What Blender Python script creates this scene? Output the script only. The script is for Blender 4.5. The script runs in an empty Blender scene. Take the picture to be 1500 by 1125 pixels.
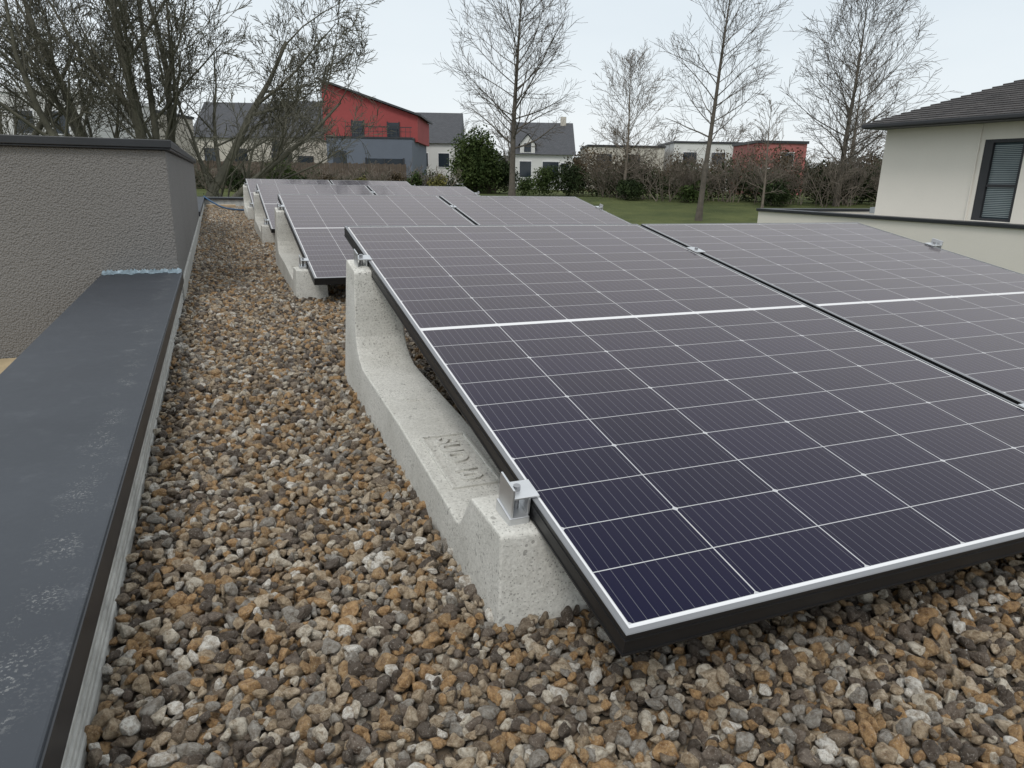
import bpy, math, random, bmesh
import numpy as np
from mathutils import Vector, Matrix
rnd = random.Random(7)
SC = bpy.context.scene
SC.view_settings.view_transform = 'Standard'
SC.view_settings.look = 'None'
SC.view_settings.exposure = 0
COL = SC.collection

# ------------------------------------------------------------------ materials
class NT:
    def __init__(s, nt): s.nt = nt
    def n(s, t, **kw):
        x = s.nt.nodes.new(t)
        for k, v in kw.items(): setattr(x, k, v)
        return x
    def link(s, a, b): s.nt.links.new(a, b)
    def setin(s, sock, v):
        if hasattr(v, 'is_output'): s.link(v, sock)
        else: sock.default_value = v
    def math(s, op, a, b=0.0, c=None):
        x = s.n('ShaderNodeMath', operation=op)
        s.setin(x.inputs[0], a); s.setin(x.inputs[1], b)
        if c is not None: s.setin(x.inputs[2], c)
        return x.outputs[0]
    def mix(s, f, a, b, bt='MIX'):
        x = s.n('ShaderNodeMix', data_type='RGBA', blend_type=bt)
        s.setin(x.inputs[0], f); s.setin(x.inputs[6], a); s.setin(x.inputs[7], b)
        return x.outputs[2]
    def noise(s, vec, scale, detail=4, rough=0.6):
        x = s.n('ShaderNodeTexNoise')
        s.link(vec, x.inputs['Vector']); x.inputs['Scale'].default_value = scale
        x.inputs['Detail'].default_value = detail; x.inputs['Roughness'].default_value = rough
        return x.outputs['Fac']
    def ramp(s, f, stops, interp='LINEAR'):
        x = s.n('ShaderNodeValToRGB'); x.color_ramp.interpolation = interp
        e = x.color_ramp.elements
        while len(e) < len(stops): e.new(0.5)
        for i, (p, c) in enumerate(stops):
            e[i].position = p; e[i].color = c if len(c) == 4 else (*c, 1)
        s.link(f, x.inputs[0]); return x.outputs[0]
    def bump(s, h, st, dist=0.01):
        x = s.n('ShaderNodeBump'); s.link(h, x.inputs['Height'])
        x.inputs['Strength'].default_value = st; x.inputs['Distance'].default_value = dist
        return x.outputs[0]

def newmat(name):
    m = bpy.data.materials.new(name); m.use_nodes = True
    t = NT(m.node_tree); b = m.node_tree.nodes['Principled BSDF']
    tc = t.n('ShaderNodeTexCoord')
    return m, t, b, tc.outputs['Object']

def rgba(c, k=1.0): return (c[0]*k, c[1]*k, c[2]*k, 1)

def M(name, col, rough=.8, var=.15, scale=4, bump=0, bscale=60, metal=0, spec=.5, bdist=.004):
    m, t, b, oc = newmat(name)
    f = t.noise(oc, scale, 5)
    f2 = t.ramp(f, [(.3, (0, 0, 0)), (.7, (1, 1, 1))])
    c = t.mix(f2, rgba(col, 1-var), rgba(col, 1+var))
    t.link(c, b.inputs['Base Color'])
    b.inputs['Roughness'].default_value = rough; b.inputs['Metallic'].default_value = metal
    b.inputs['Specular IOR Level'].default_value = spec
    if bump:
        t.link(t.bump(t.noise(oc, bscale, 3), bump, bdist), b.inputs['Normal'])
    return m

def mat_concrete():
    m, t, b, oc = newmat('concrete')
    big = t.noise(oc, 5, 6); fine = t.noise(oc, 160, 4, .8)
    c = t.mix(t.ramp(big, [(.3, (0, 0, 0)), (.7, (1, 1, 1))]), (.52, .51, .465, 1), (.72, .71, .66, 1))
    c = t.mix(t.ramp(fine, [(.35, (.42, .42, .42)), (.6, (0, 0, 0))]), c, (.28, .27, .24, 1))
    n2 = t.noise(oc, 9, 3)
    v = t.n('ShaderNodeTexVoronoi'); t.link(oc, v.inputs['Vector']); v.inputs['Scale'].default_value = 80
    thr = t.math('MULTIPLY', t.math('SUBTRACT', t.noise(oc, 35, 2), .42), 1.15)
    pit = t.math('LESS_THAN', v.outputs['Distance'], thr)
    v3 = t.n('ShaderNodeTexVoronoi'); t.link(oc, v3.inputs['Vector']); v3.inputs['Scale'].default_value = 190
    pit3 = t.math('LESS_THAN', v3.outputs['Distance'], t.math('MULTIPLY', n2, .44))
    pits = t.math('MAXIMUM', pit, pit3)
    c = t.mix(t.math('MULTIPLY', pits, .55), c, (.15, .145, .13, 1))
    t.link(c, b.inputs['Base Color']); b.inputs['Roughness'].default_value = .92
    h = t.math('SUBTRACT', t.math('MULTIPLY', fine, .6), pits)
    t.link(t.bump(h, .8, .003), b.inputs['Normal'])
    return m

CPX, CPY = .1850, .0930
def mat_panel():
    m, t, b, oc = newmat('solar_cells')
    sp = t.n('ShaderNodeSeparateXYZ'); t.link(oc, sp.inputs[0])
    x, y = sp.outputs[0], sp.outputs[1]
    PX, PY = CPX, CPY
    xp = t.math('SUBTRACT', x, .012)
    up = t.math('GREATER_THAN', y, .9515)
    yp = t.math('SUBTRACT', y, t.math('ADD', .0145, t.math('MULTIPLY', up, .944)))
    def line(v, p, hw):
        f = t.math('FRACT', t.math('ADD', t.math('DIVIDE', v, p), 10.0))
        d = t.math('SUBTRACT', .5, t.math('ABSOLUTE', t.math('SUBTRACT', f, .5)))
        d = t.math('MULTIPLY', d, p)
        return d, t.math('LESS_THAN', d, hw)
    dx, lx = line(xp, PX, .0010)
    dy, ly = line(yp, PY, .0008)
    dy2, _ = line(yp, PY*2, .001)
    dia = t.math('LESS_THAN', t.math('ADD', dx, dy2), .0055)
    ox = t.math('MAXIMUM', t.math('LESS_THAN', xp, 0), t.math('GREATER_THAN', xp, PX*6))
    oy = t.math('MAXIMUM', t.math('LESS_THAN', yp, 0), t.math('GREATER_THAN', yp, PY*10))
    outm = t.math('MAXIMUM', ox, oy)
    gl = t.math('MAXIMUM', t.math('MAXIMUM', lx, ly), dia)
    dbx, bx = line(t.math('ADD', xp, PX/22), PX/11, .00042)
    ix = t.math('FLOOR', t.math('DIVIDE', xp, PX)); iy = t.math('FLOOR', t.math('DIVIDE', yp, PY))
    cv = t.n('ShaderNodeCombineXYZ'); t.link(ix, cv.inputs[0]); t.link(iy, cv.inputs[1]); t.link(up, cv.inputs[2])
    wn = t.n('ShaderNodeTexWhiteNoise'); t.link(cv.outputs[0], wn.inputs['Vector'])
    cell = t.mix(wn.outputs['Value'], (.0035, .0055, .023, 1), (.0065, .008, .030, 1))
    c = t.mix(t.math('MULTIPLY', bx, .24), cell, (.42, .43, .46, 1))
    c = t.mix(t.math('MULTIPLY', gl, .80), c, (.58, .59, .60, 1))
    c = t.mix(outm, c, (.70, .71, .72, 1))
    dn = t.noise(oc, 3.5, 6)
    c = t.mix(t.math('MULTIPLY', dn, .010), c, (.4, .34, .28, 1))
    df = t.n('ShaderNodeBsdfDiffuse'); t.link(c, df.inputs['Color'])
    gl_ = t.n('ShaderNodeBsdfGlossy'); gl_.inputs['Color'].default_value = (.93, .82, .76, 1)
    t.link(t.math('ADD', .07, t.math('MULTIPLY', dn, .06)), gl_.inputs['Roughness'])
    # anti-reflective glass: very low normal reflectance, strong grazing reflectance
    lw = t.n('ShaderNodeLayerWeight'); lw.inputs['Blend'].default_value = .5
    fac = t.math('ADD', .005, t.math('MULTIPLY', t.math('POWER', lw.outputs['Facing'], 4.1), .90))
    ms = t.n('ShaderNodeMixShader'); t.link(fac, ms.inputs[0]); t.link(df.outputs[0], ms.inputs[1]); t.link(gl_.outputs[0], ms.inputs[2])
    out = [n_ for n_ in m.node_tree.nodes if n_.type == 'OUTPUT_MATERIAL'][0]
    t.link(ms.outputs[0], out.inputs['Surface'])
    m.node_tree.nodes.remove(b)
    return m

def mat_render(name, col, scale=170, var=.12, st=.6, dk=.45):
    m, t, b, oc = newmat(name)
    v = t.n('ShaderNodeTexVoronoi'); t.link(oc, v.inputs['Vector']); v.inputs['Scale'].default_value = scale
    n1 = t.noise(oc, scale*.6, 3); n2 = t.noise(oc, 1.8, 5)
    c = t.mix(n2, rgba(col, 1-var), rgba(col, 1+var))
    c = t.mix(t.math('MULTIPLY', v.outputs['Distance'], dk), c, rgba(col, .35))
    t.link(c, b.inputs['Base Color']); b.inputs['Roughness'].default_value = .95
    h = t.math('SUBTRACT', n1, v.outputs['Distance'])
    t.link(t.bump(h, st, .006), b.inputs['Normal'])
    return m

def mat_coping():
    m, t, b, oc = newmat('coping_metal')
    sp = t.n('ShaderNodeSeparateXYZ'); t.link(oc, sp.inputs[0])
    n1 = t.noise(oc, 3, 6); n2 = t.noise(oc, 14, 8, .78); n3 = t.noise(oc, 230, 2)
    c = t.mix(n1, (.022, .026, .033, 1), (.048, .055, .066, 1))
    sm = t.ramp(n2, [(.55, (0, 0, 0)), (.70, (1, 1, 1))])
    c = t.mix(t.math('MULTIPLY', sm, .06), c, (.40, .42, .44, 1))
    near = t.ramp(t.math('MULTIPLY', t.math('ADD', sp.outputs[0], .32), 7.0), [(.30, (0, 0, 0)), (.60, (1, 1, 1)), (.80, (.15, .15, .15))])
    spk = t.math('MULTIPLY', t.math('GREATER_THAN', n3, .57), t.ramp(n2, [(.48, (0, 0, 0)), (.62, (1, 1, 1))]))
    c = t.mix(t.math('MULTIPLY', t.math('MULTIPLY', spk, near), .5), c, (.38, .38, .36, 1))
    t.link(c, b.inputs['Base Color'])
    b.inputs['Specular IOR Level'].default_value = .42
    r = t.math('ADD', .38, t.math('MULTIPLY', n2, .25)); t.link(r, b.inputs['Roughness'])
    t.link(t.bump(n1, .08, .01), b.inputs['Normal'])
    return m

def mat_stone():
    m, t, b, oc = newmat('gravel_stone')
    oi = t.n('ShaderNodeObjectInfo')
    r = oi.outputs['Random']
    c = t.ramp(r, [(0, (.43, .285, .145)), (.11, (.27, .215, .155)), (.23, (.58, .48, .35)), (.34, (.125, .10, .078)),
                   (.45, (.50, .315, .15)), (.56, (.36, .335, .295)), (.67, (.68, .62, .51)), (.76, (.20, .16, .125)),
                   (.85, (.47, .37, .25)), (.94, (.80, .77, .70))], 'CONSTANT')
    off = t.n('ShaderNodeVectorMath', operation='ADD'); t.link(oc, off.inputs[0])
    cb = t.n('ShaderNodeCombineXYZ'); t.link(t.math('MULTIPLY', r, 371.0), cb.inputs[0]); t.link(cb.outputs[0], off.inputs[1])
    n = t.noise(off.outputs[0], 1.5, 7, .75)
    f = t.ramp(n, [(.37, (0, 0, 0)), (.57, (1, 1, 1))])
    dk = t.mix(1.0, c, (.42, .35, .28, 1), 'MULTIPLY')
    c2 = t.mix(f, dk, c)
    n2 = t.noise(off.outputs[0], 5, 4, .7)
    sp = t.ramp(n2, [(.58, (0, 0, 0)), (.66, (1, 1, 1))])
    c2 = t.mix(t.math('MULTIPLY', sp, .5), c2, (.07, .056, .043, 1))
    sp2 = t.ramp(n2, [(.35, (1, 1, 1)), (.41, (0, 0, 0))])
    c2 = t.mix(t.math('MULTIPLY', sp2, .42), c2, (.78, .74, .66, 1))
    t.link(c2, b.inputs['Base Color'])
    b.inputs['Roughness'].default_value = .6
    t.link(t.bump(n, .6, .16), b.inputs['Normal'])
    return m

def mat_bed():
    m, t, b, oc = newmat('gravel_bed')
    v = t.n('ShaderNodeTexVoronoi'); t.link(oc, v.inputs['Vector']); v.inputs['Scale'].default_value = 60
    c = t.ramp(v.outputs['Color'], [(0, (.07, .055, .04)), (.5, (.20, .15, .10)), (1, (.36, .30, .22))])
    c = t.mix(t.ramp(v.outputs['Distance'], [(.3, (0, 0, 0)), (.7, (1, 1, 1))]), c, (.025, .02, .015, 1))
    t.link(c, b.inputs['Base Color']); b.inputs['Roughness'].default_value = .9
    return m

def mat_slate(name, c1, c2):
    m, t, b, oc = newmat(name)
    sp = t.n('ShaderNodeSeparateXYZ'); t.link(oc, sp.inputs[0])
    cb = t.n('ShaderNodeCombineXYZ')
    t.link(t.math('ADD', sp.outputs[0], sp.outputs[1]), cb.inputs[0]); t.link(t.math('MULTIPLY', sp.outputs[2], 2.2), cb.inputs[1])
    br = t.n('ShaderNodeTexBrick'); t.link(cb.outputs[0], br.inputs['Vector'])
    br.inputs['Scale'].default_value = 2.4; br.inputs['Color1'].default_value = rgba(c1); br.inputs['Color2'].default_value = rgba(c2)
    br.inputs['Mortar'].default_value = rgba(c1, .35); br.inputs['Mortar Size'].default_value = .018
    n = t.noise(oc, 2, 5)
    c = t.mix(t.math('MULTIPLY', n, .4), br.outputs['Color'], rgba(c1, .6))
    t.link(c, b.inputs['Base Color']); b.inputs['Roughness'].default_value = .65
    return m

def mat_leaf(name, c1, c2):
    m, t, b, oc = newmat(name)
    n = t.noise(oc, 1.3, 4); n2 = t.noise(oc, 9, 2)
    f = t.ramp(t.math('ADD', t.math('MULTIPLY', n, .6), t.math('MULTIPLY', n2, .4)), [(.38, (0, 0, 0)), (.62, (1, 1, 1))])
    t.link(t.mix(f, rgba(c1), rgba(c2)), b.inputs['Base Color']); b.inputs['Roughness'].default_value = .8
    b.inputs['Specular IOR Level'].default_value = .2
    return m

CONC = mat_concrete(); CELL = mat_panel()
FR_S = M('frame_black', (.010, .010, .011), .38, .1)
FR_T = M('frame_edge_aluminium', (.19, .195, .205), .42, .08, metal=.1)
BACK = M('panel_backsheet', (.5, .5, .5), .6, .03)
ALU = M('clamp_aluminium', (.62, .63, .64), .34, .06, 20, metal=.75)
BOLT = M('bolt_steel', (.35, .35, .36), .3, .1, metal=.9)
WALLR = mat_render('grey_render', (.215, .207, .198), 140, .10, .7, .45)
COPE = mat_coping(); CAP = M('wall_cap_dark', (.018, .020, .024), .4, .2, 6)
MEMB = M('roof_membrane', (.42, .42, .395), .8, .25, 18, .3, 120)
SEAL = M('sealant', (.19, .25, .29), .45, .4, 40, .5, 60)
OCHRE = M('ochre_ledge', (.42, .33, .2), .9, .2, 6)
STONE = mat_stone(); BED = mat_bed()
BEIGE = mat_render('beige_render', (.70, .665, .60), 60, .03, .06, .08)
WHITE = M('white_render', (.62, .62, .60), .9, .05, 1)
CREAM = M('cream_render', (.50, .47, .41), .9, .06, 1)
REDR = M('red_render', (.31, .062, .060), .85, .07, .6)
SLBL = M('slate_blue_cladding', (.12, .14, .175), .7, .07, .6)
BRK = M('brick_red_render', (.34, .12, .11), .9, .1, 1)
SLATE = mat_slate('slate_tiles', (.046, .050, .058), (.075, .078, .088))
TILE = mat_slate('dark_roof_tiles', (.040, .036, .036), (.095, .085, .082))
DARK = M('dark_trim', (.025, .026, .03), .5, .1)
GLASS = M('window_glass', (.02, .028, .038), .08, .1)
GLASS2 = M('window_glass_blue', (.045, .065, .075), .05, .1)
SHUT = M('shutter_slats', (.22, .26, .27), .5, .06)
WHT = M('white_trim', (.7, .7, .7), .5, .04)
BARK = M('bark', (.100, .086, .070), .9, .3, 5)
BARK2 = M('bark_light', (.165, .138, .11), .9, .3, 5)
BARKG = M('bark_mossy', (.10, .095, .070), .9, .35, 3)
LF_D = mat_leaf('foliage_dark', (.012, .022, .008), (.045, .065, .022))
LF_G = mat_leaf('foliage_green', (.025, .045, .012), (.085, .115, .035))
LF_B = mat_leaf('foliage_brown', (.05, .038, .022), (.13, .095, .055))
LF_Y = mat_leaf('foliage_yellow', (.10, .10, .03), (.20, .18, .06))
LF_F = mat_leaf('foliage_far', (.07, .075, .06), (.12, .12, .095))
WOOD = M('fence_wood', (.10, .075, .055), .85, .25, 3)
PLANK = M('plank', (.40, .30, .19), .85, .2, 10)
HOSE = M('hose_blue', (.02, .07, .15), .45, .1)
GALV = M('galvanised_steel', (.45, .47, .48), .4, .1, metal=.6)

# ------------------------------------------------------------------ helpers
def mesh_obj(name, verts, faces, mats, midx=None, parent=None, smooth=False, loc=(0, 0, 0), rot=(0, 0, 0)):
    me = bpy.data.meshes.new(name)
    me.from_pydata([tuple(v) for v in verts], [], faces)
    for m in (mats if isinstance(mats, list) else [mats]): me.materials.append(m)
    if midx is not None: me.polygons.foreach_set('material_index', midx)
    if smooth: me.polygons.foreach_set('use_smooth', [True]*len(me.polygons))
    me.update()
    o = bpy.data.objects.new(name, me); COL.objects.link(o)
    o.location = loc; o.rotation_euler = rot
    if parent: o.parent = parent
    return o
def empty(name, loc=(0, 0, 0), rot=(0, 0, 0)):
    o = bpy.data.objects.new(name, None); COL.objects.link(o); o.location = loc; o.rotation_euler = rot
    o.empty_display_size = .2
    return o
SL = .012
def zr(y): return SL*(y-1)
BF = [(0, 3, 2, 1), (4, 5, 6, 7), (0, 1, 5, 4), (1, 2, 6, 5), (2, 3, 7, 6), (3, 0, 4, 7)]
def bv(x0, x1, y0, y1, z0, z1, shear=False):
    v = [(x0, y0, z0), (x1, y0, z0), (x1, y1, z0), (x0, y1, z0), (x0, y0, z1), (x1, y0, z1), (x1, y1, z1), (x0, y1, z1)]
    if shear: v = [(a, b, c+zr(b)) for a, b, c in v]
    return v
def boxes(name, lst, mat, parent=None, bevel=0, shear=False, **kw):
    V = []; F = []
    for b in lst:
        k = len(V); V += bv(*b, shear=shear); F += [tuple(i+k for i in f) for f in BF]
    o = mesh_obj(name, V, F, mat, parent=parent, **kw)
    if bevel:
        m = o.modifiers.new('bevel', 'BEVEL'); m.width = bevel; m.segments = 2; m.limit_method = 'ANGLE'
    return o

# ------------------------------------------------------------------ camera
right = Vector((.9280, -.3722, .0174)).normalized()
up = Vector((.0877, .2636, .9606)); up = (up-right*up.dot(right)).normalized()
back = right.cross(up)
cam = bpy.data.cameras.new('camera'); co = bpy.data.objects.new('camera', cam); COL.objects.link(co)
co.matrix_world = Matrix(((right.x, up.x, back.x, 0), (right.y, up.y, back.y, 0), (right.z, up.z, back.z, 0), (0, 0, 0, 1)))
cam.sensor_width = 36; cam.lens = 24.96; cam.clip_start = .02; cam.clip_end = 3000
SC.camera = co

# ------------------------------------------------------------------ world + sun
w = bpy.data.worlds.new('World'); SC.world = w; w.use_nodes = True
t = NT(w.node_tree); bg = w.node_tree.nodes['Background']
sky = t.n('ShaderNodeTexSky', sky_type='NISHITA'); sky.sun_disc = False
SUN_EL, SUN_AZ = math.radians(52), math.radians(215)
sky.sun_elevation = SUN_EL; sky.sun_rotation = SUN_AZ; sky.dust_density = 3
tc = t.n('ShaderNodeTexCoord'); sp = t.n('ShaderNodeSeparateXYZ'); t.link(tc.outputs['Generated'], sp.inputs[0])
ramp = t.ramp(sp.outputs[2], [(0, (.80, .825, .83)), (.10, (.75, .80, .825)), (.26, (.66, .725, .775)), (1, (.97, .98, .98))])
cn = t.n('ShaderNodeTexNoise'); mp = t.n('ShaderNodeMapping'); mp.inputs['Scale'].default_value = (1, 1, 4)
t.link(tc.outputs['Generated'], mp.inputs[0]); t.link(mp.outputs[0], cn.inputs['Vector']); cn.inputs['Scale'].default_value = 2.2; cn.inputs['Detail'].default_value = 5
cl = t.ramp(cn.outputs['Fac'], [(.3, (.93, .945, .96)), (.7, (1.0, 1.0, 1.0))])
oc_ = t.mix(1.0, ramp, cl, 'MULTIPLY')
vm = t.n('ShaderNodeVectorMath', operation='SCALE'); t.link(oc_, vm.inputs[0]); vm.inputs['Scale'].default_value = 12.2
mx = t.mix(.06, vm.outputs[0], sky.outputs[0])
t.link(mx, bg.inputs['Color']); bg.inputs['Strength'].default_value = .1
sd = bpy.data.lights.new('sun', 'SUN'); sd.energy = 1.3; sd.angle = math.radians(15); sd.color = (1, .97, .93)
so = bpy.data.objects.new('sun', sd); COL.objects.link(so)
dv = Vector((math.sin(SUN_AZ)*math.cos(SUN_EL), math.cos(SUN_AZ)*math.cos(SUN_EL), math.sin(SUN_EL)))
so.rotation_euler = dv.to_track_quat('Z', 'Y').to_euler(); so.location = (0, -5, 20)

# ------------------------------------------------------------------ terrain
def gz(x, y):
    r = math.hypot(x, y)
    pts = [(0, -2.9), (18, -2.75), (27, -2.25), (34, -1.72), (44, -1.02), (60, -.85), (200, -.8), (2500, -.8)]
    for (a, za), (b, zb) in zip(pts, pts[1:]):
        if r <= b: return za+(zb-za)*(r-a)/(b-a)
    return -.8
xs = sorted(set(list(range(-60, 90, 3))+[-1500, -800, -400, -200, -100, 100, 140, 200, 400, 800, 1500]))
ys = sorted(set(list(range(-30, 90, 3))+[-1500, -500, -100, 100, 140, 200, 400, 800, 2000]))
V = [(x, y, gz(x, y)+.05*math.sin(x*.7)*math.cos(y*.5)) for y in ys for x in xs]
nx = len(xs); F = [(j*nx+i, j*nx+i+1, (j+1)*nx+i+1, (j+1)*nx+i) for j in range(len(ys)-1) for i in range(nx-1)]
m, tt, b, oc = newmat('grass_ground')
n1 = tt.noise(oc, .45, 7, .7); n2 = tt.noise(oc, 6, 5, .8)
c = tt.mix(tt.ramp(n1, [(.38, (0, 0, 0)), (.62, (1, 1, 1))]), (.07, .092, .036, 1), (.14, .16, .06, 1))
c = tt.mix(tt.math('MULTIPLY', n2, .8), c, (.055, .062, .03, 1))
tt.link(c, b.inputs['Base Color']); b.inputs['Roughness'].default_value = .95; b.inputs['Specular IOR Level'].default_value = .1
tt.link(tt.bump(n2, .8, .1), b.inputs['Normal'])
mesh_obj('ground', V, F, m, smooth=True)

# ------------------------------------------------------------------ our building
bld = empty('flat_roof_building', (0, 0, 0))
mesh_obj('roof_deck', [(-.5, -3, -.643+zr(-3)), (3.35, -3, -.643+zr(-3)), (3.35, 12.3, -.643+zr(12.3)), (-.5, 12.3, -.643+zr(12.3))], [(0, 1, 2, 3)], BED, parent=bld)
boxes('facade', [(-3.9, 3.30, -3, 12.3, -3.2, -.9)], BEIGE, bld)
boxes('right_parapet', [(3.20, 3.42, -3, 12.3, -.9, -.56)], BEIGE, bld, shear=True)
boxes('far_parapet', [(-.52, 3.42, 12.302, 12.55, -.9, -.52)], MEMB, bld, shear=True)
boxes('far_coping', [(-.53, 3.44, 12.27, 12.58, -.518, -.49)], CAP, bld, .004, shear=True)
boxes('lower_ledge', [(-4, -.535, -3, 3.745, -.95, -.82)], OCHRE, bld)

pw = empty('parapet_wall', (0, 0, 0))
boxes('core', [(-.51, -.204, -3, 3.745, -.95, -.535), (-.51, -.204, 8.505, 12.30, -.95, -.535)], DARK, pw, shear=True)
st = [(-.2035, -.194-.001*(i % 2), -3, 3.744, -.665+i*.0165, -.665+i*.0165+.0125) for i in range(8)]
st += [(-.2035, -.194, 8.506, 12.30, -.665+i*.0165, -.665+i*.0165+.0125) for i in range(8)]
boxes('membrane_layers', st, MEMB, pw, .003, shear=True)
boxes('coping', [(-.525, -.186, -3, 3.744, -.532, -.485), (-.525, -.186, 8.506, 12.268, -.532, -.485)], COPE, pw, .0035, shear=True)
boxes('coping_drip', [(-.1858, -.1835, -3, 3.74, -.534, -.4890)], CAP, pw, shear=True)
V = []; F = []
N = 60
for i in range(N+1):
    x = -.522+.334*i/N
    d = .024+.022*rnd.random()+.022*math.sin(i*.37)+.014*math.sin(i*.9)
    hh = .004+.012*rnd.random()
    z = -.485+zr(3.72)
    V += [(x, 3.742-max(.012, d), z+.0012), (x, 3.742-max(.012, d)*.4, z+.004+.003*rnd.random()), (x, 3.7405, z+hh+.006)]
for i in range(N):
    a = i*3
    F += [(a, a+3, a+4, a+1), (a+1, a+4, a+5, a+2)]
mesh_obj('sealant_bead', V, F, SEAL, parent=pw, smooth=True)

tw = empty('rendered_wall', (0, 0, 0))
boxes('wall_block', [(-4.2, -.2, 3.75, 8.5, -3.0, .098)], WALLR, tw, .004)
boxes('wall_cap', [(-4.22, -.180, 3.728, 8.52, .099, .108), (-4.225, -.174, 3.722, 8.526, .1085, .143)], CAP, tw, .003)
boxes('base_flashing', [(-.1995, -.188, 3.76, 8.5, -.67, -.535)], MEMB, tw, .003, shear=True)

# ------------------------------------------------------------------ gravel
tmpl = bpy.data.collections.new('gravel_stones')
rg = np.random.default_rng(5)
for k in range(20):
    bm = bmesh.new(); bmesh.ops.create_icosphere(bm, subdivisions=3, radius=1)
    planes = []
    for j in range(13):
        n = rg.normal(size=3); n /= np.linalg.norm(n); planes.append((Vector(n), rg.uniform(.52, .86)))
    sx, sy, sz = rg.uniform(.95, 1.45), rg.uniform(.82, 1.1), rg.uniform(.65, .9)
    ph = rg.uniform(0, 6, 3)
    for v in bm.verts:
        c_ = v.co
        for n, d in planes:
            q = c_.dot(n)-d
            if q > 0: c_ -= n*q*.95
        k2 = 1+.06*math.sin(4*c_.x+ph[0])+.06*math.sin(5*c_.y+ph[1])+.05*math.sin(5*c_.z+ph[2])
        v.co = Vector((c_.x*sx*k2, c_.y*sy*k2, c_.z*sz*k2))
    me = bpy.data.meshes.new('stone'); bm.to_mesh(me); bm.free()
    me.polygons.foreach_set('use_smooth', [True]*len(me.polygons)); me.materials.append(STONE)
    o = bpy.data.objects.new('stone', me); tmpl.objects.link(o)
def layer(x0, x1, y0, y1, p, z, s0, s1):
    X, Y = np.meshgrid(np.arange(x0, x1, p), np.arange(y0, y1, p*.866))
    X = X+(np.arange(X.shape[0])[:, None] % 2)*p*.5
    X = X+rg.uniform(-.46, .46, X.shape)*p; Y = Y+rg.uniform(-.46, .46, Y.shape)*p
    X = X.ravel(); Y = Y.ravel(); n = len(X)
    Z = z+SL*(Y-1)+rg.uniform(-.005, .006, n)+.004*np.sin(X*7+1)*np.cos(Y*5)
    S = s0+(s1-s0)*rg.random(n)**1.8
    return np.stack([X, Y, Z], 1), S
L = [layer(-.183, 3.2, -.7, 3.5, .0150, -.639, .0082, .0112),
     layer(-.183, 3.2, -.7, 3.5, .0188, -.628, .0068, .0150),
     layer(-.183, 1.0, 3.5, 12.28, .0170, -.637, .009, .0125),
     layer(-.183, 1.0, 3.5, 12.28, .0215, -.628, .009, .0150),
     layer(1.0, 3.2, 3.5, 12.28, .034, -.634, .014, .020)]
P = np.concatenate([a for a, _ in L]); S = np.concatenate([s for _, s in L])
n = len(P)
me = bpy.data.meshes.new('gravel'); me.vertices.add(n); me.vertices.foreach_set('co', P.astype(np.float32).ravel())
a = me.attributes.new('rot', 'FLOAT_VECTOR', 'POINT')
R = np.stack([rg.normal(0, .6, n), rg.normal(0, .6, n), rg.uniform(0, 6.283, n)], 1)
a.data.foreach_set('vector', R.astype(np.float32).ravel())
a = me.attributes.new('scl', 'FLOAT', 'POINT'); a.data.foreach_set('value', S.astype(np.float32))
a = me.attributes.new('idx', 'INT', 'POINT'); a.data.foreach_set('value', rg.integers(0, 20, n).astype(np.int32))
gr = bpy.data.objects.new('gravel', me); COL.objects.link(gr)
ng = bpy.data.node_groups.new('gravel_scatter', 'GeometryNodeTree')
ng.interface.new_socket('Geometry', in_out='INPUT', socket_type='NodeSocketGeometry')
ng.interface.new_socket('Geometry', in_out='OUTPUT', socket_type='NodeSocketGeometry')
gi = ng.nodes.new('NodeGroupInput'); go = ng.nodes.new('NodeGroupOutput')
ip = ng.nodes.new('GeometryNodeInstanceOnPoints'); ci = ng.nodes.new('GeometryNodeCollectionInfo')
ci.inputs['Collection'].default_value = tmpl; ci.inputs['Separate Children'].default_value = True; ci.inputs['Reset Children'].default_value = True
def na(nm, ty):
    x = ng.nodes.new('GeometryNodeInputNamedAttribute'); x.data_type = ty; x.inputs['Name'].default_value = nm
    return x.outputs['Attribute']
ng.links.new(gi.outputs[0], ip.inputs['Points']); ng.links.new(ci.outputs[0], ip.inputs['Instance'])
ip.inputs['Pick Instance'].default_value = True
ng.links.new(na('idx', 'INT'), ip.inputs['Instance Index'])
e2r = ng.nodes.new('FunctionNodeEulerToRotation'); ng.links.new(na('rot', 'FLOAT_VECTOR'), e2r.inputs[0])
ng.links.new(e2r.outputs[0], ip.inputs['Rotation'])
ng.links.new(na('scl', 'FLOAT'), ip.inputs['Scale'])
ng.links.new(ip.outputs[0], go.inputs[0])
md = gr.modifiers.new('scatter', 'NODES'); md.node_group = ng

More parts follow.
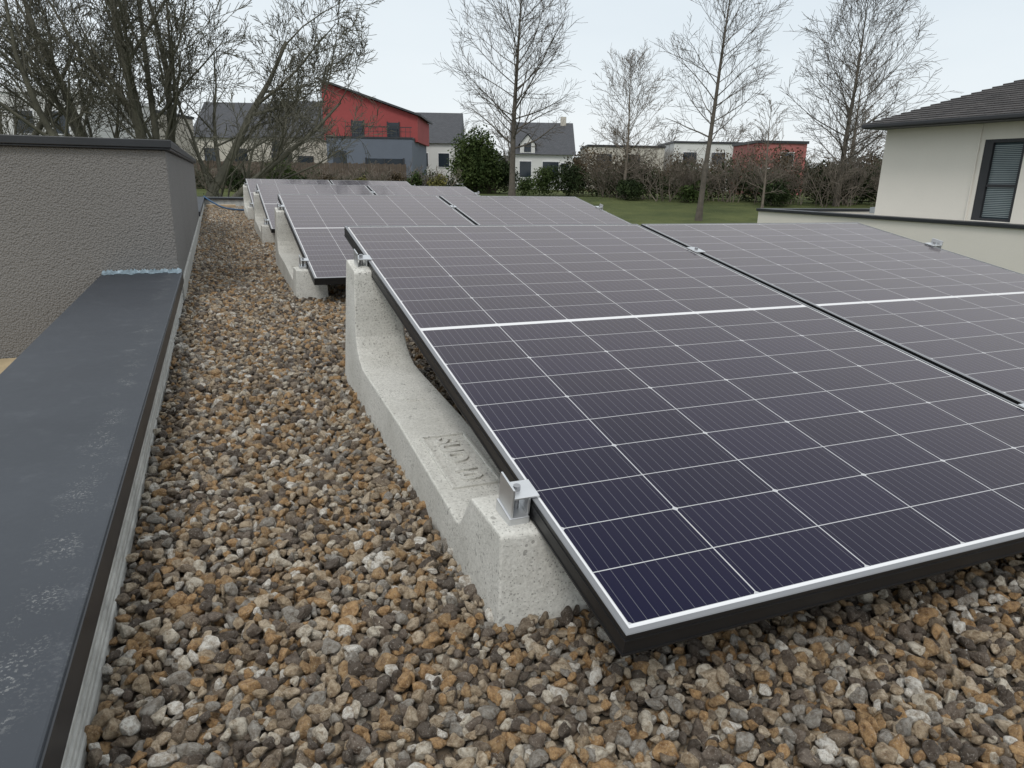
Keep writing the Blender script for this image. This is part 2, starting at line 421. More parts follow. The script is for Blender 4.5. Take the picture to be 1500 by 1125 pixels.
# ------------------------------------------------------------------ solar panels
TILT = math.asin(.333/1.898)
PW, PL, TH = 1.134, 1.903, .033
def panel_mesh():
    V = []; F = []; I = []
    lip = .0080; ch = .0012
    def add(vs, fs, mi):
        k = len(V); V.extend(vs)
        for f in fs: F.append(tuple(i+k for i in f)); I.append(mi)
    o_ = [(0, 0), (PW, 0), (PW, PL), (0, PL)]
    inn = [(lip, lip), (PW-lip, lip), (PW-lip, PL-lip), (lip, PL-lip)]
    oc2 = [(ch, ch), (PW-ch, ch), (PW-ch, PL-ch), (ch, PL-ch)]
    vs = [(x, y, -TH) for x, y in o_]+[(x, y, -ch) for x, y in o_]+[(x, y, 0) for x, y in oc2]+[(x, y, 0) for x, y in inn]+[(x, y, -.002) for x, y in inn]
    for i in range(4):
        j = (i+1) % 4
        add([vs[i], vs[j], vs[4+j], vs[4+i]], [(0, 1, 2, 3)], 0)
        add([vs[4+i], vs[4+j], vs[8+j], vs[8+i]], [(0, 1, 2, 3)], 1)
        add([vs[8+i], vs[8+j], vs[12+j], vs[12+i]], [(0, 1, 2, 3)], 1)
        add([vs[12+i], vs[12+j], vs[16+j], vs[16+i]], [(0, 1, 2, 3)], 0)
    for (x0, x1, y0, y1) in [(-.0012, PW+.0012, -.0012, 0), (-.0012, PW+.0012, PL, PL+.0012), (-.0012, 0, 0, PL), (PW, PW+.0012, 0, PL)]:
        add(bv(x0, x1, y0, y1, -.012, -.009), BF, 0)
        add(bv(x0, x1, y0, y1, -TH, -TH+.003), BF, 0)
    fl = .028
    for (x0, x1, y0, y1) in [(0, PW, 0, fl), (0, PW, PL-fl, PL), (0, fl, fl, PL-fl), (PW-fl, PW, fl, PL-fl)]:
        add(bv(x0, x1, y0, y1, -TH-.0015, -TH), BF, 0)
    e = .0003
    add([(lip-e, lip-e, -.0015), (PW-lip+e, lip-e, -.0015), (PW-lip+e, PL-lip+e, -.0015), (lip-e, PL-lip+e, -.0015)], [(0, 1, 2, 3)], 2)
    add([(lip-e, lip-e, -.007), (PW-lip+e, lip-e, -.007), (PW-lip+e, PL-lip+e, -.007), (lip-e, PL-lip+e, -.007)], [(0, 3, 2, 1)], 3)
    add(bv(PW/2-.05, PW/2+.05, PL/2-.03, PL/2+.03, -.025, -.0072), BF, 0)
    me = bpy.data.meshes.new('solar_panel'); me.from_pydata(V, [], F)
    for m_ in (FR_S, FR_T, CELL, BACK): me.materials.append(m_)
    me.polygons.foreach_set('material_index', I); me.update()
    return me
PM = panel_mesh()
X0, Y0, Z0, PITCH = .387, .593, -.4943, 2.83
def pz(y, k): return Z0+(y-Y0-PITCH*k)*math.tan(TILT)+k*PITCH*SL
for k in range(4):
    for j in range(2):
        o = bpy.data.objects.new('solar_panel', PM); COL.objects.link(o)
        o.location = (X0+j*(PW+.020), Y0+PITCH*k, Z0+k*PITCH*SL); o.rotation_euler = (TILT, 0, 0)

# ------------------------------------------------------------------ concrete ballast supports
def ballast(k, xl, wid):
    off = PITCH*k; dz = k*PITCH*SL
    top = [(.840, -.490), (.846, -.484), (.972, -.484), (.980, -.490), (1.018, -.545), (1.030, -.5555), (1.050, -.5565), (1.075, -.5525),
           (1.467, -.5240), (1.840, -.5110), (1.900, -.5060), (1.945, -.492), (1.978, -.470), (2.000, -.440), (2.010, -.400), (2.022, -.262), (2.030, -.256), (2.150, -.2375), (2.160, -.244)]
    bot = [(2.20, -.66), (.830, -.66)]
    V = []; F = []
    tp = .016
    for side, x in ((0, xl), (1, xl+wid)):
        for (y, z) in top:
            ins = tp*(z+.66)/.4
            V.append((x+(ins if side == 0 else -ins), y+off, z+dz))
        for (y, z) in bot: V.append((x, y+off, z+dz))
    N_ = len(top)+2
    for i in range(N_):
        j = (i+1) % N_
        F.append((i, i+N_, j+N_, j))
    F.append(tuple(range(N_))); F.append(tuple(reversed(range(N_, 2*N_))))
    cx, cy = xl+wid/2, 1.5+off
    par = empty('concrete_ballast', (cx, cy, -.64+dz))
    V = [(x-cx, y-cy, z+.64-dz) for x, y, z in V]
    o = mesh_obj('ballast_body', V, F, CONC, parent=par)
    b_ = o.modifiers.new('bevel', 'BEVEL'); b_.width = .0035; b_.segments = 2; b_.limit_method = 'ANGLE'; b_.angle_limit = math.radians(28)
    an = math.atan2(.0285, .392)
    pe = [(0, .100, 0, .007), (0, .100, .229, .236), (0, .007, .007, .229), (.093, .100, .007, .229)]
    yb = 1.145; zb = -.5525+(yb-1.075)*.0727
    ox = xl+wid/2-.050-cx
    bo = boxes('mark_border', [(a, b, c, d, -.004, .0042) for a, b, c, d in pe], CONC, par, .001)
    bo.location = (ox, yb+off-cy, zb+.64); bo.rotation_euler = (an, 0, 0)
    tcv = bpy.data.curves.new('mark_text', 'FONT'); tcv.body = 'SUD 10'; tcv.size = .060; tcv.extrude = .0040; tcv.offset = .0012; tcv.bevel_depth = .0006
    tcv.materials.append(CONC)
    to = bpy.data.objects.new('mark_text', tcv); COL.objects.link(to); to.parent = par
    to.location = (ox+.028, yb+.215+off-cy, zb+.64+.215*.0727)
    to.rotation_euler = (Matrix.Rotation(an, 3, 'X') @ Matrix.Rotation(-math.pi/2, 3, 'Z')).to_euler()
    ty = 1.62; tz = -.524+(ty-1.467)*.0349
    tri = [(-.022, -.018), (.022, -.018), (0, .022)]
    V = [(a, b, -.003) for a, b in tri]+[(a*.9, b*.9, .003) for a, b in tri]
    tr = mesh_obj('mark_triangle', V, [(0, 2, 1), (3, 4, 5), (0, 1, 4, 3), (1, 2, 5, 4), (2, 0, 3, 5)], CONC, parent=par)
    tr.location = (0, ty+off-cy, tz+.64)
    return par
SUPX = [(.322, .16), (X0+PW+.010-.08, .16), (X0+2*PW+.02-.095, .16)]
def clamp_end(k, y, side):
    xe = X0 if side < 0 else X0+2*PW+.020
    zt = pz(y+PITCH*k, k)
    par = empty('mounting_clamp', (xe, y+PITCH*k, zt), (TILT, 0, 0))
    s = side
    def bx(x0, x1, *r): return (min(x0*s, x1*s), max(x0*s, x1*s), *r)
    boxes('rail_foot', [bx(.004, .036, -.028, .028, -.046, -.026)], ALU, par, .0015)
    boxes('edge_plate', [bx(.030, .0335, -.026, .026, -.050, .022)], ALU, par, .0008)
    boxes('clamp_lip', [bx(-.011, .029, -.022, .022, .0012, .0045), bx(.0025, .0065, -.022, .022, -.026, .0012)], ALU, par, .0008)
    V = []; F = []; q = 10
    for zz in (-.03, .012):
        for i in range(q): V.append((.017*s+.0055*math.cos(i*2*math.pi/q), .0055*math.sin(i*2*math.pi/q), zz))
    for i in range(q): F.append((i, (i+1) % q, q+(i+1) % q, q+i))
    F.append(tuple(range(q, 2*q)))
    mesh_obj('bolt', V, F, BOLT, parent=par)
def clamp_mid(k, y):
    zt = pz(y+PITCH*k, k)
    par = empty('mounting_clamp', (X0+PW+.010, y+PITCH*k, zt), (TILT, 0, 0))
    boxes('clamp_lip', [(-.019, .019, -.030, .030, .0012, .0048)], ALU, par, .0008)
    boxes('stem', [(-.006, .006, -.02, .02, -.045, .0012)], ALU, par)
    V = []; F = []; q = 8
    for zz in (.004, .0115):
        for i in range(q): V.append((.006*math.cos(i*2*math.pi/q), .006*math.sin(i*2*math.pi/q), zz))
    for i in range(q): F.append((i, (i+1) % q, q+(i+1) % q, q+i))
    F.append(tuple(range(q, 2*q)))
    mesh_obj('bolt', V, F, BOLT, parent=par)
for k in range(4):
    for x, wd in SUPX: ballast(k, x, wd)
    for y in (.885, 2.085):
        clamp_end(k, y, -1); clamp_end(k, y, 1); clamp_mid(k, y)

cu = bpy.data.curves.new('garden_hose', 'CURVE'); cu.dimensions = '3D'; cu.bevel_depth = .012; cu.materials.append(HOSE)
spn = cu.splines.new('NURBS'); pts = [(-.19, 12.32, -.34), (-.15, 12.1, -.37), (0, 11.7, -.46), (.14, 11.2, -.485), (.33, 10.9, -.485), (.7, 10.8, -.485)]
spn.points.add(len(pts)-1)
for i, p in enumerate(pts): spn.points[i].co = (*p, 1)
spn.use_endpoint_u = True
ho = bpy.data.objects.new('garden_hose', cu); COL.objects.link(ho)
boxes('wooden_plank', [(-.17, .25, 11.95, 12.09, -.625, -.585)], PLANK, bevel=.004, shear=True)
cb_ = empty('cable_tray_bracket', (3.30, 6.3, -.50))
boxes('bracket_parts', [(-.06, .06, -.10, .10, 0, .02), (-.06, -.055, -.10, .10, .02, .20), (-.055, .06, -.10, -.095, .02, .20), (-.055, .06, .095, .10, .02, .20), (-.06, .09, -.11, .11, .20, .205)], GALV, cb_)

# ------------------------------------------------------------------ neighbour house on the right
nh = empty('neighbour_house', (0, 0, 0))
XW = 16.5
wy0, wy1, wz0, wz1 = 11.0, 11.95, -.74, 1.06
boxes('upper_walls', [(XW, XW+.3, wy1, 14.7, -.8, 1.42), (XW, XW+.3, 3.5, wy0, -.8, 1.42), (XW, XW+.3, wy0, wy1, wz1, 1.42), (XW, XW+.3, wy0, wy1, -.8, wz0),
                      (XW+.3, 25, 14.4, 14.7, -.8, 1.42), (XW+.3, 25, 3.5, 3.8, -.8, 1.42), (24.7, 25, 3.8, 14.4, -.8, 1.42)], BEIGE, nh)
boxes('pilaster', [(XW-.10, XW-.002, 3.5, wy0-.06, -.8, 1.40), (XW-.04, XW-.002, wy1+.10, wy1+.13, -.8, 1.40)], BEIGE, nh)
boxes('window_frame', [(XW+.01, XW+.10, wy0, wy0+.07, wz0, wz1), (XW+.01, XW+.10, wy1-.20, wy1, wz0, wz1), (XW+.01, XW+.10, wy0+.07, wy1-.20, wz1-.07, wz1), (XW+.01, XW+.10, wy0+.07, wy1-.20, wz0, wz0+.06)], DARK, nh)
boxes('window_mullion', [(XW+.03, XW+.084, wy0+.07, wy1-.20, .02, .08)], DARK, nh)
boxes('window_glass', [(XW+.085, XW+.095, wy0+.06, wy1-.19, wz0+.05, wz1-.06)], GLASS2, nh)
boxes('window_blind', [(XW+.072, XW+.082, wy0+.08, wy1-.21, wz0+.09+i*.04, wz0+.09+i*.04+.022) for i in range(40)], SHUT, nh)
ex0, ex1, ey0, ey1, ez = 15.95, 25.55, 2.95, 15.0, 1.46
boxes('eave_soffit', [(ex0+.02, ex1-.02, ey0+.02, ey1-.02, 1.421, 1.455)], DARK, nh)
boxes('gutter', [(ex0-.06, ex0+.018, ey0, ey1, 1.44, 1.53), (ex0+.018, ex1, ey1-.018, ey1+.06, 1.44, 1.53)], DARK, nh, .015)
hx = (ex1-ex0)/2; kz = .42
V = []; F = []
NC = 32
for i in range(NC):
    a0 = hx*i/NC; a1 = hx*(i+1)/NC+.015
    z0 = ez+.075+a0*kz+.026; z1 = ez+.068+a1*kz
    k = len(V)
    V += [(ex0+a0, ey0+a0, z0), (ex1-a0, ey0+a0, z0), (ex1-a0, ey1-a0, z0), (ex0+a0, ey1-a0, z0)]
    V += [(ex0+a1, ey0+a1, z1), (ex1-a1, ey0+a1, z1), (ex1-a1, ey1-a1, z1), (ex0+a1, ey1-a1, z1)]
    V += [(ex0+a0, ey0+a0, z0-.05), (ex1-a0, ey0+a0, z0-.05), (ex1-a0, ey1-a0, z0-.05), (ex0+a0, ey1-a0, z0-.05)]
    for j in range(4):
        j2 = (j+1) % 4
        F += [(k+j, k+j2, k+4+j2, k+4+j), (k+8+j, k+8+j2, k+j2, k+j)]
mesh_obj('hip_roof', V, F, TILE, parent=nh)
boxes('wing_walls', [(14.8, 15.1, 2, 17.3, -3.0, -.78), (15.1, 25, 17.0, 17.3, -3.0, -.78)], BEIGE, nh)
boxes('wing_roof', [(15.1, 25, 2, 17.0, -1.0, -.86)], MEMB, nh)
boxes('wing_coping', [(14.74, 15.14, 2, 17.34, -.778, -.70), (15.14, 25, 16.98, 17.34, -.778, -.70)], CAP, nh, .01)
boxes('roof_vents', [(18.2, 20.5, 16.2, 16.4, -.80, -.62)], GALV, nh)

# ------------------------------------------------------------------ distant houses
ANG = -math.radians(21.6)
def dhouse(name, x, y, wd, dp, zb, ze, zt, wm, rm, wins=(), kind='gable', rot=ANG, extra=()):
    e = empty(name, (x, y, 0), (0, 0, rot))
    boxes('walls', [(0, wd, 0, dp, zb, ze)], wm, e)
    ov = .25
    if kind == 'gable':
        V = [(-ov, -ov, ze-.1), (wd+ov, -ov, ze-.1), (wd+ov, dp+ov, ze-.1), (-ov, dp+ov, ze-.1), (-ov, dp/2, zt), (wd+ov, dp/2, zt)]
        mesh_obj('roof', V, [(0, 1, 5, 4), (2, 3, 4, 5), (1, 2, 5), (3, 0, 4), (0, 3, 2, 1)], rm, parent=e)
    elif kind == 'flat':
        boxes('roof_edge', [(-.1, wd+.1, -.1, dp+.1, ze+.002, ze+.2)], rm, e)
    for i, (a, b_, c_, d_) in enumerate(wins):
        boxes('window_frame_%d' % i, [(a-.08, a+c_+.08, -.05, .02, b_-.08, b_+d_+.08)], DARK if wm in (REDR, SLBL, CREAM) else WHT, e)
        boxes('window_glass_%d' % i, [(a, a+c_, -.075, -.04, b_, b_+d_)], GLASS, e)
    return e
rh = empty('red_house', (7.95, 58.45, 0), (0, 0, ANG))
W_ = 7.15
V = [(0, 0, 2.6), (W_, 0, 2.6), (W_, 8, 2.6), (0, 8, 2.6), (0, 0, 6.75), (W_, 0, 4.45), (W_, 8, 4.45), (0, 8, 6.75)]
mesh_obj('upper_storey', V, BF, REDR, parent=rh)
V = [(-.3, -.35, 6.98), (W_+.3, -.35, 4.50), (W_+.3, 8.3, 4.50), (-.3, 8.3, 6.98)]
V = [(a, b_, c_-.14) for a, b_, c_ in V]+V
mesh_obj('mono_pitch_roof', [(a, b_, c_+.05) for a, b_, c_ in V], BF, SLATE, parent=rh)
boxes('ground_floor', [(.55, 6.9, -1.6, 8, -1.2, 2.72)], SLBL, rh)
boxes('floor_edge', [(.5, 6.95, -1.65, -.004, 2.722, 2.84)], DARK, rh)
boxes('balcony_rail', [(2.0, 6.9, -1.6, -1.56, 3.50, 3.56), (2.0, 6.9, -1.6, -1.56, 3.2, 3.23)]+[(2.0+i*.34, 2.03+i*.34, -1.59, -1.57, 2.84, 3.5) for i in range(15)], DARK, rh)
boxes('windows', [(2.2, 3.0, -.06, -.01, 2.9, 4.05), (4.9, 5.7, -.06, -.01, 2.9, 3.95), (1.0, 2.0, -1.66, -1.61, -.9, 1.8), (3.5, 6.2, -1.66, -1.61, .3, 1.3)], GLASS, rh)
boxes('window_frames', [(2.12, 2.2, -.08, -.01, 2.85, 4.12), (3.0, 3.08, -.08, -.01, 2.85, 4.12), (4.82, 4.9, -.08, -.01, 2.85, 4.02), (5.7, 5.78, -.08, -.01, 2.85, 4.02), (2.57, 2.62, -.08, -.055, 2.9, 4.05), (3.4, 3.5, -1.7, -1.61, .25, 1.35), (6.2, 6.3, -1.7, -1.61, .25, 1.35), (4.8, 4.88, -1.7, -1.665, .3, 1.3)], DARK, rh)

dhouse('slate_roof_house', 3.9, 66.5, 9, 8, -1.2, 3.15, 6.3, CREAM, SLATE, [(.8, .3, 1.6, 1.4), (3, .3, 1.2, 1.2), (.9, 1.9, .8, .8)])
dhouse('slate_roof_house', -1.6, 75.0, 6.2, 8, -1.2, 3.3, 6.6, CREAM, SLATE, [(1, 1, 1.2, 1.2), (3.6, 1, 1.2, 1.2)])
dhouse('slate_roof_house', 17.2, 68.5, 4.4, 8, -1.2, 3.2, 6.1, WHITE, SLATE, [(.6, 1, 1.0, 1.2), (2.6, 1, 1.0, 1.2)])
hd = dhouse('gable_house', 24.2, 60.2, 5.2, 8, -1.2, 2.2, 5.0, WHITE, SLATE, [(.6, .2, 1, 1.3), (2.6, .2, 1.4, 1.3), (4.2, .4, .6, 1)])
V = [(.6, -.1, 2.0), (1.9, -.1, 2.0), (1.9, 3, 2.0), (.6, 3, 2.0), (.6, -.1, 3.0), (1.9, -.1, 3.0), (1.9, 3, 3.0), (.6, 3, 3.0), (1.25, -.1, 3.7), (1.25, 3, 3.7)]
mesh_obj('dormer', V, [(0, 1, 5, 8, 4), (1, 2, 6, 5), (3, 0, 4, 7), (2, 3, 7, 9, 6)], WHITE, parent=hd)
mesh_obj('dormer_roof', [(.45, -.25, 2.85), (1.25, -.25, 3.8), (2.05, -.25, 2.85), (.45, 3, 2.85), (1.25, 3, 3.8), (2.05, 3, 2.85)], [(0, 1, 4, 3), (1, 2, 5, 4)], SLATE, parent=hd)
boxes('dormer_window', [(.95, 1.55, -.14, -.105, 2.3, 3.0)], GLASS, hd)
boxes('chimney', [(4.3, 4.8, 3.6, 4.1, 4.3, 5.5)], CREAM, hd)
dhouse('flat_roof_house', 36.4, 69.5, 8, 8, -1.2, 3.4, 0, CREAM, DARK, [(1, 1.4, 1.4, 1.2), (4, 1.4, 1.4, 1.2)], 'flat')
dhouse('flat_roof_house', 44.6, 66.0, 10, 8, -1.2, 3.9, 0, WHITE, DARK, [(1, 1.8, 1.4, 1.2), (4, 1.8, 1.4, 1.2), (7, 1.8, 1.6, 1.2)], 'flat')
dhouse('brick_house', 39.0, 46.6, 3.9, 6, -1.2, 3.0, 0, BRK, DARK, [(2.0, 1.4, .9, .9), (.5, -.4, .8, 1.5)], 'flat')
dhouse('white_house', -12.5, 47.8, 6.8, 8, -1.6, 3.9, 0, WHITE, WHT, [(1.2, 1.9, 1, 1.1), (3.2, 1.9, 1, 1.1), (5.2, 1.9, .8, 1.1)], 'flat')
dhouse('beige_house', -7.2, 60.0, 3.6, 7, -1.2, 4.1, 0, CREAM, DARK, [(.8, 2.1, .9, 1)], 'flat')
wf = empty('wooden_fence', (-4.5, 55.0, -1.0), (0, 0, ANG))
boxes('boards', [(i*.16, i*.16+.145, 0, .03, 0, 1.8+.03*(i % 3)) for i in range(110)], WOOD, wf)
boxes('rails', [(0, 17.6, .032, .07, .4, .5), (0, 17.6, .032, .07, 1.4, 1.5)], WOOD, wf)
sh = dhouse('garden_shed', 15.6, 47.2, 2.0, 1.8, -1.1, .6, 1.3, WOOD, SLATE, [])

# ------------------------------------------------------------------ bare trees
class Tree:
    def __init__(s, seed): s.r = np.random.default_rng(seed); s.V = []; s.F = []; s.nv = 0
    def tube(s, pts, rad, sides):
        pts = np.asarray(pts); rad = np.asarray(rad); n = len(pts)
        d = pts[-1]-pts[0]; d = d/(math.sqrt(d.dot(d))+1e-9)
        a = np.array([1, 0, 0]) if abs(d[0]) < .7 else np.array([0, 1., 0])
        u = np.array([d[1]*a[2]-d[2]*a[1], d[2]*a[0]-d[0]*a[2], d[0]*a[1]-d[1]*a[0]]); u /= math.sqrt(u.dot(u))
        v = np.array([d[1]*u[2]-d[2]*u[1], d[2]*u[0]-d[0]*u[2], d[0]*u[1]-d[1]*u[0]])
        th = np.arange(sides)*2*math.pi/sides
        ring = np.cos(th)[:, None]*u+np.sin(th)[:, None]*v
        vv = pts[:, None, :]+rad[:, None, None]*ring[None]
        s.V.append(vv.reshape(-1, 3))
        for i in range(n-1):
            for j in range(sides):
                j2 = (j+1) % sides
                s.F.append((s.nv+i*sides+j, s.nv+i*sides+j2, s.nv+(i+1)*sides+j2, s.nv+(i+1)*sides+j))
        s.nv += n*sides
    def grow(s, p, d, L, r, lvl, mx, kids, upb, wander=.13, endr=.35, tmin=.25, shrink=(.38, .62), rmin=.006, ang=(.45, .95)):
        R = s.r; n = 6 if lvl == 0 else (4 if lvl == 1 else (3 if lvl < mx else 2))
        pts = [np.array(p, float)]; rad = [r]; ds = [d]
        for i in range(n):
            d = d+R.normal(0, wander, 3)+np.array([0, 0, upb]); d = d/math.sqrt(d.dot(d))
            pts.append(pts[-1]+d*L/n); rad.append(max(rmin, r*(1-(1-endr)*(i+1)/n))); ds.append(d)
        s.tube(pts, rad, 7 if r > .05 else (4 if r > .02 else 3))
        if lvl >= mx: return
        k = kids[min(lvl, len(kids)-1)]
        for c in range(k):
            t_ = tmin+(1-tmin)*(c+R.random())/k
            f = t_*n; i = min(n-1, int(f)); q = pts[i]+(pts[i+1]-pts[i])*(f-i); dd = ds[i+1]
            a = R.normal(size=3); a -= dd*a.dot(dd); a /= math.sqrt(a.dot(a))
            th = R.uniform(*ang); nd = dd*math.cos(th)+a*math.sin(th)
            rr = max(rmin, (rad[i]+(rad[i+1]-rad[i])*(f-i))*R.uniform(.42, .6))
            s.grow(q, nd, L*R.uniform(*shrink)*(1.15-.45*t_), rr, lvl+1, mx, kids, upb, wander, endr, .2, shrink, rmin, ang)
    def obj(s, name, loc, mat):
        V = np.concatenate(s.V)
        o = mesh_obj(name, V.tolist(), s.F, mat, smooth=True); o.location = loc; return o

def leader_tree(name, loc, H, r, cb, nb, spread, seed, mat, kids=(7, 6, 3), mx=3, rmin=.0075, lean=0, round_=True):
    T = Tree(seed); R = T.r
    n = 12; pts = [np.zeros(3)]; d = np.array([lean, 0, 1.]); d /= np.linalg.norm(d)
    rad = [r*1.3]
    for i in range(n):
        d = d+np.append(R.normal(0, .014, 2), .09); d /= np.linalg.norm(d)
        pts.append(pts[-1]+d*H/n); rad.append(max(rmin, r*(1-.94*(i+1)/n)))
    T.tube(pts, rad, 8)
    for c in range(nb):
        t_ = cb+(.985-cb)*(c+R.random())/nb
        f = t_*n; i = min(n-1, int(f)); q = pts[i]+(pts[i+1]-pts[i])*(f-i)
        az = c*2.4+R.normal(0, .4); u_ = (t_-cb)/(1-cb)
        prof = (math.sin(math.pi*min(1, .22+u_*.74))**.6) if round_ else (1-.85*u_)
        Lb = H*spread*max(.18, prof)*R.uniform(.8, 1.15)
        el = .35+.75*u_+R.normal(0, .1)
        nd = np.array([math.cos(az)*math.cos(el), math.sin(az)*math.cos(el), math.sin(el)])
        rr = max(rmin, (rad[i])*R.uniform(.25, .4))
        T.grow(q, nd, Lb, rr, 1, mx, (0,)+kids, .07, .09, .3, .18, (.34, .55), rmin)
    return T.obj(name, loc, mat)
def stem_tree(name, loc, stems, seed, mat, kids=(6, 6, 5, 3), mx=4, rmin=.006, upb=.05, wander=.085):
    T = Tree(seed)
    for (az, el, L_, r_, off) in stems:
        d = np.array([math.cos(az)*math.cos(el), math.sin(az)*math.cos(el), math.sin(el)])
        T.grow(np.array([off*math.cos(az), off*math.sin(az), 0]), d, L_, r_, 0, mx, kids, upb, wander, .22, .26, (.36, .60), rmin)
    return T.obj(name, loc, mat)

def G(x, y): return (x, y, gz(x, y)-.05)
leader_tree('bare_tree', G(16.3, 40.6), 12.4, .20, .22, 48, .35, 11, BARK, (9, 7, 5), rmin=.0085)
leader_tree('bare_tree', G(22.5, 38.1), 7.3, .11, .15, 38, .38, 12, BARK2, (8, 6, 4), rmin=.008)
leader_tree('bare_tree', G(20.4, 27.8), 11.0, .14, .30, 38, .26, 13, BARK, (8, 6, 4), rmin=.0065)
leader_tree('bare_tree', G(31.0, 30.2), 10.4, .16, .18, 48, .37, 14, BARK, (9, 7, 5), rmin=.0080)
leader_tree('bare_tree', G(26.3, 30.5), 5.2, .07, .15, 26, .28, 15, BARK2, (7, 5), 2, rmin=.009)
leader_tree('bare_tree', G(34.5, 33.0), 7.5, .12, .15, 30, .34, 16, BARK2, (7, 5, 4), rmin=.009)
D2 = math.radians
stem_tree('large_bare_tree', G(-1.55, 21.5), [(D2(172), D2(66), 7.6, .19, .25), (D2(10), D2(64), 7.3, .18, .25), (D2(80), D2(84), 8.4, .20, .1), (D2(200), D2(54), 6.8, .15, .3), (D2(-12), D2(50), 6.6, .14, .3), (D2(-80), D2(76), 7.4, .14, .2), (D2(120), D2(60), 7, .14, .2), (D2(20), D2(74), 7.6, .15, .2)], 21, BARKG, (9, 8, 7, 5), 4, .0068)
stem_tree('large_bare_tree', G(-6.9, 24.0), [(D2(180), D2(60), 7.0, .16, .25), (D2(20), D2(60), 7.0, .16, .25), (D2(90), D2(78), 7.8, .16, .1)], 22, BARKG, (7, 7, 6, 4), 4, .007)
stem_tree('small_bare_tree', G(.9, 26.5), [(D2(150), D2(66), 4.0, .09, .12), (D2(-20), D2(60), 3.6, .08, .12), (D2(60), D2(78), 4.2, .09, .05)], 23, BARKG, (7, 6, 4), 3, .007)
TT = Tree(31)
for i in range(34):
    az_ = D2(-28+i*3.1); rr_ = TT.r.uniform(80, 120)
    bx_, by_ = rr_*math.sin(az_), rr_*math.cos(az_)
    H_ = TT.r.uniform(5.5, 9.5)
    TT.grow(np.array([bx_, by_, -1.]), np.array([0, 0, 1.]), H_*.8, .2, 0, 3, (12, 7, 5), .06, .1, .2, .2, (.38, .6), .018)
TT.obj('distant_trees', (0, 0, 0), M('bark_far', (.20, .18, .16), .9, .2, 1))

# ------------------------------------------------------------------ shrubs / hedges
def leafmesh(rg_, lumps, dens, size):
    Cs = []
    for (cx, cy, cz, rx, ry, rz_) in lumps:
        n_ = int(dens*rx*ry*rz_*4.2)+30
        d = rg_.normal(size=(n_, 3)); d /= np.linalg.norm(d, axis=1)[:, None]
        rr = rg_.random(n_)**.45*(1+.18*np.sin(d[:, 0]*5+cx)*np.cos(d[:, 1]*6+cz*2)+rg_.normal(0, .06, n_))
        Cs.append(np.array([cx, cy, cz])+d*rr[:, None]*np.array([rx, ry, rz_]))
    C = np.concatenate(Cs); n_ = len(C)
    a = rg_.normal(size=(n_, 3)); a /= np.linalg.norm(a, axis=1)[:, None]
    b_ = rg_.normal(size=(n_, 3)); b_ -= a*(a*b_).sum(1)[:, None]; b_ /= np.linalg.norm(b_, axis=1)[:, None]
    s = size*rg_.uniform(.6, 1.4, n_)[:, None]
    V = np.stack([C-a*s, C+b_*s*.5, C+a*s, C-b_*s*.5], 1).reshape(-1, 3)
    F = [(4*i, 4*i+1, 4*i+2, 4*i+3) for i in range(n_)]
    return V, F
def shrub(name, x, y, w, h, seed, mat, size=.07, dens=380):
    rg_ = np.random.default_rng(seed)
    lumps = []
    for i in range(9):
        a_ = rg_.uniform(0, 6.28); q = rg_.random()**.6*w*.32; hh = rg_.uniform(.32, .78)*h
        lumps.append((q*math.cos(a_), q*math.sin(a_), hh, w*rg_.uniform(.18, .28), w*rg_.uniform(.18, .28), h*rg_.uniform(.18, .26)))
    lumps.append((0, 0, h*.38, w*.44, w*.44, h*.38))
    V, F = leafmesh(rg_, lumps, dens, size)
    o = mesh_obj(name, V.tolist(), F, mat); o.location = G(x, y); return o
def hedge(name, path, w, h, seed, mat, size=.08, dens=230):
    rg_ = np.random.default_rng(seed); lumps = []
    for (ax, ay), (bx_, by_) in zip(path, path[1:]):
        L_ = math.hypot(bx_-ax, by_-ay); k_ = int(L_/.7)
        for i in range(k_):
            f = (i+rg_.random())/k_; x = ax+(bx_-ax)*f; y = ay+(by_-ay)*f
            hh = h*rg_.uniform(.65, 1.15)
            lumps.append((x+rg_.normal(0, .25), y+rg_.normal(0, .25), gz(x, y)+hh*.5, w*rg_.uniform(.4, .6), w*rg_.uniform(.4, .6), hh*.52))
    V, F = leafmesh(rg_, lumps, dens, size)
    return mesh_obj(name, V.tolist(), F, mat)
def brush(name, pts, h, seed, mat):
    T = Tree(seed)
    for (x, y) in pts:
        for s_ in range(8):
            az = T.r.uniform(0, 6.28); el = T.r.uniform(.8, 1.45)
            d = np.array([math.cos(az)*math.cos(el), math.sin(az)*math.cos(el), math.sin(el)])
            T.grow(np.array([x+T.r.normal(0, .3), y+T.r.normal(0, .3), gz(x, y)-.05]), d, h*T.r.uniform(.7, 1.1), .03, 0, 2, (7, 4), .03, .12, .3, .15, (.4, .65), .009)
    return T.obj(name, (0, 0, 0), mat)

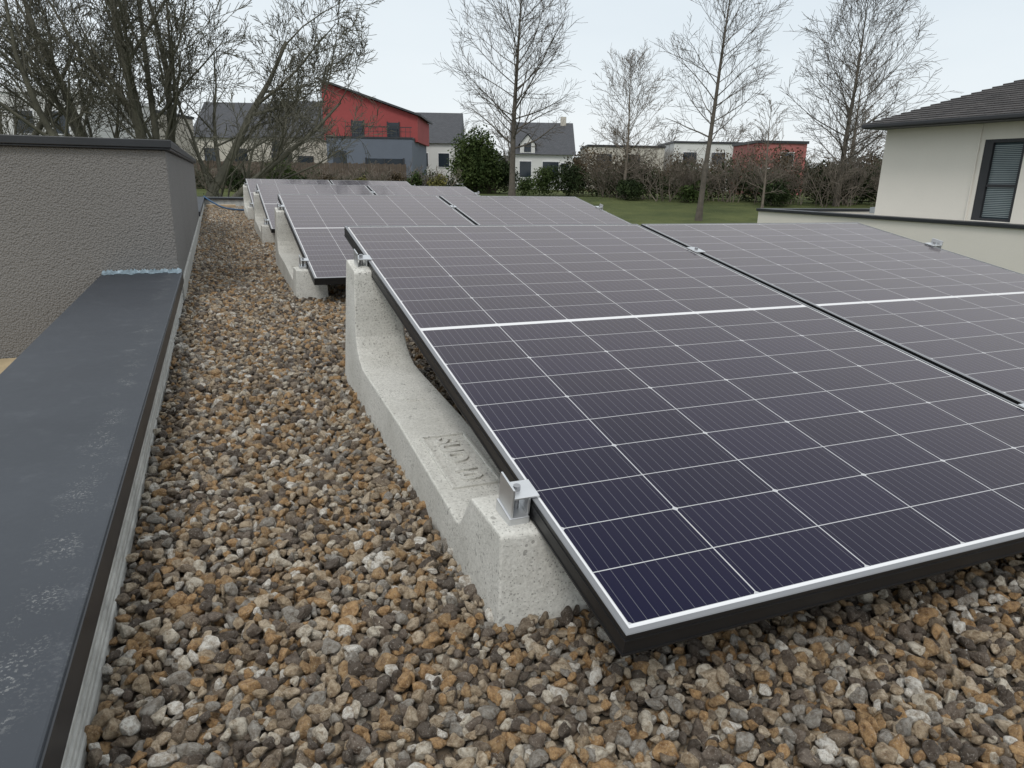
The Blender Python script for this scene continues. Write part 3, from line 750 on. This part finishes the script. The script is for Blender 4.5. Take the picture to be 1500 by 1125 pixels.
hedge('hedge', [(20.5, 43.5), (26.0, 38.6), (30.5, 33.5), (35.5, 27.5)], 1.8, 2.1, 41, LF_D)
hedge('brown_hedge', [(22, 45.5), (28, 42), (34, 37), (40, 30)], 1.8, 3.0, 42, LF_B, .09, 150)
brush('brushwood_thicket', [(22.3+i*.72+rnd.uniform(-.4, .4), 39.4-i*.76+rnd.uniform(-1.2, .8)) for i in range(18)], 2.4, 43, BARK2)
hedge('hedge', [(-3.5, 52.5), (2, 50.5), (8.5, 49.5), (15, 47.5)], 1.4, 1.3, 44, LF_D)
shrub('evergreen_shrub', 16.1, 46.4, 4.2, 4.2, 45, LF_G, .09, 240)
shrub('evergreen_shrub', 18.2, 46.8, 2.6, 2.6, 46, LF_D)
shrub('round_shrub', 3.6, 45.5, 2.2, 2.2, 47, LF_G)
shrub('round_shrub', 1.2, 46.5, 2.0, 1.9, 48, LF_D)
shrub('round_shrub', 6.3, 46.0, 1.6, 1.2, 49, LF_B)
shrub('round_shrub', 10.2, 45.2, 1.9, 1.4, 50, LF_B)
shrub('yellow_shrub', 12.6, 44.0, 1.6, 1.4, 51, LF_Y)
shrub('yellow_shrub', 8.5, 46.2, 1.5, 1.1, 52, LF_Y)
shrub('round_shrub', 11.3, 44.6, 1.4, 1.5, 53, LF_G)
shrub('round_shrub', 19.8, 43.5, 2.4, 1.9, 54, LF_G)
shrub('round_shrub', 22.6, 37.6, 2.2, 1.5, 55, LF_D)
shrub('round_shrub', 25.0, 35.0, 2.0, 1.3, 60, LF_G)
shrub('round_shrub', 28.0, 31.5, 2.1, 1.5, 61, LF_D)
shrub('round_shrub', 17.6, 41.5, 1.6, 1.3, 56, LF_G)
brush('brushwood_thicket', [(-2+i*1.5+rnd.uniform(-.4, .4), 47.5-i*.25+rnd.uniform(-1, 1)) for i in range(11)], 1.5, 57, BARK2)
hedge('hedge', [(-16, 40), (-9, 41), (-3.5, 44)], 2.0, 2.0, 58, LF_D, .09, 200)
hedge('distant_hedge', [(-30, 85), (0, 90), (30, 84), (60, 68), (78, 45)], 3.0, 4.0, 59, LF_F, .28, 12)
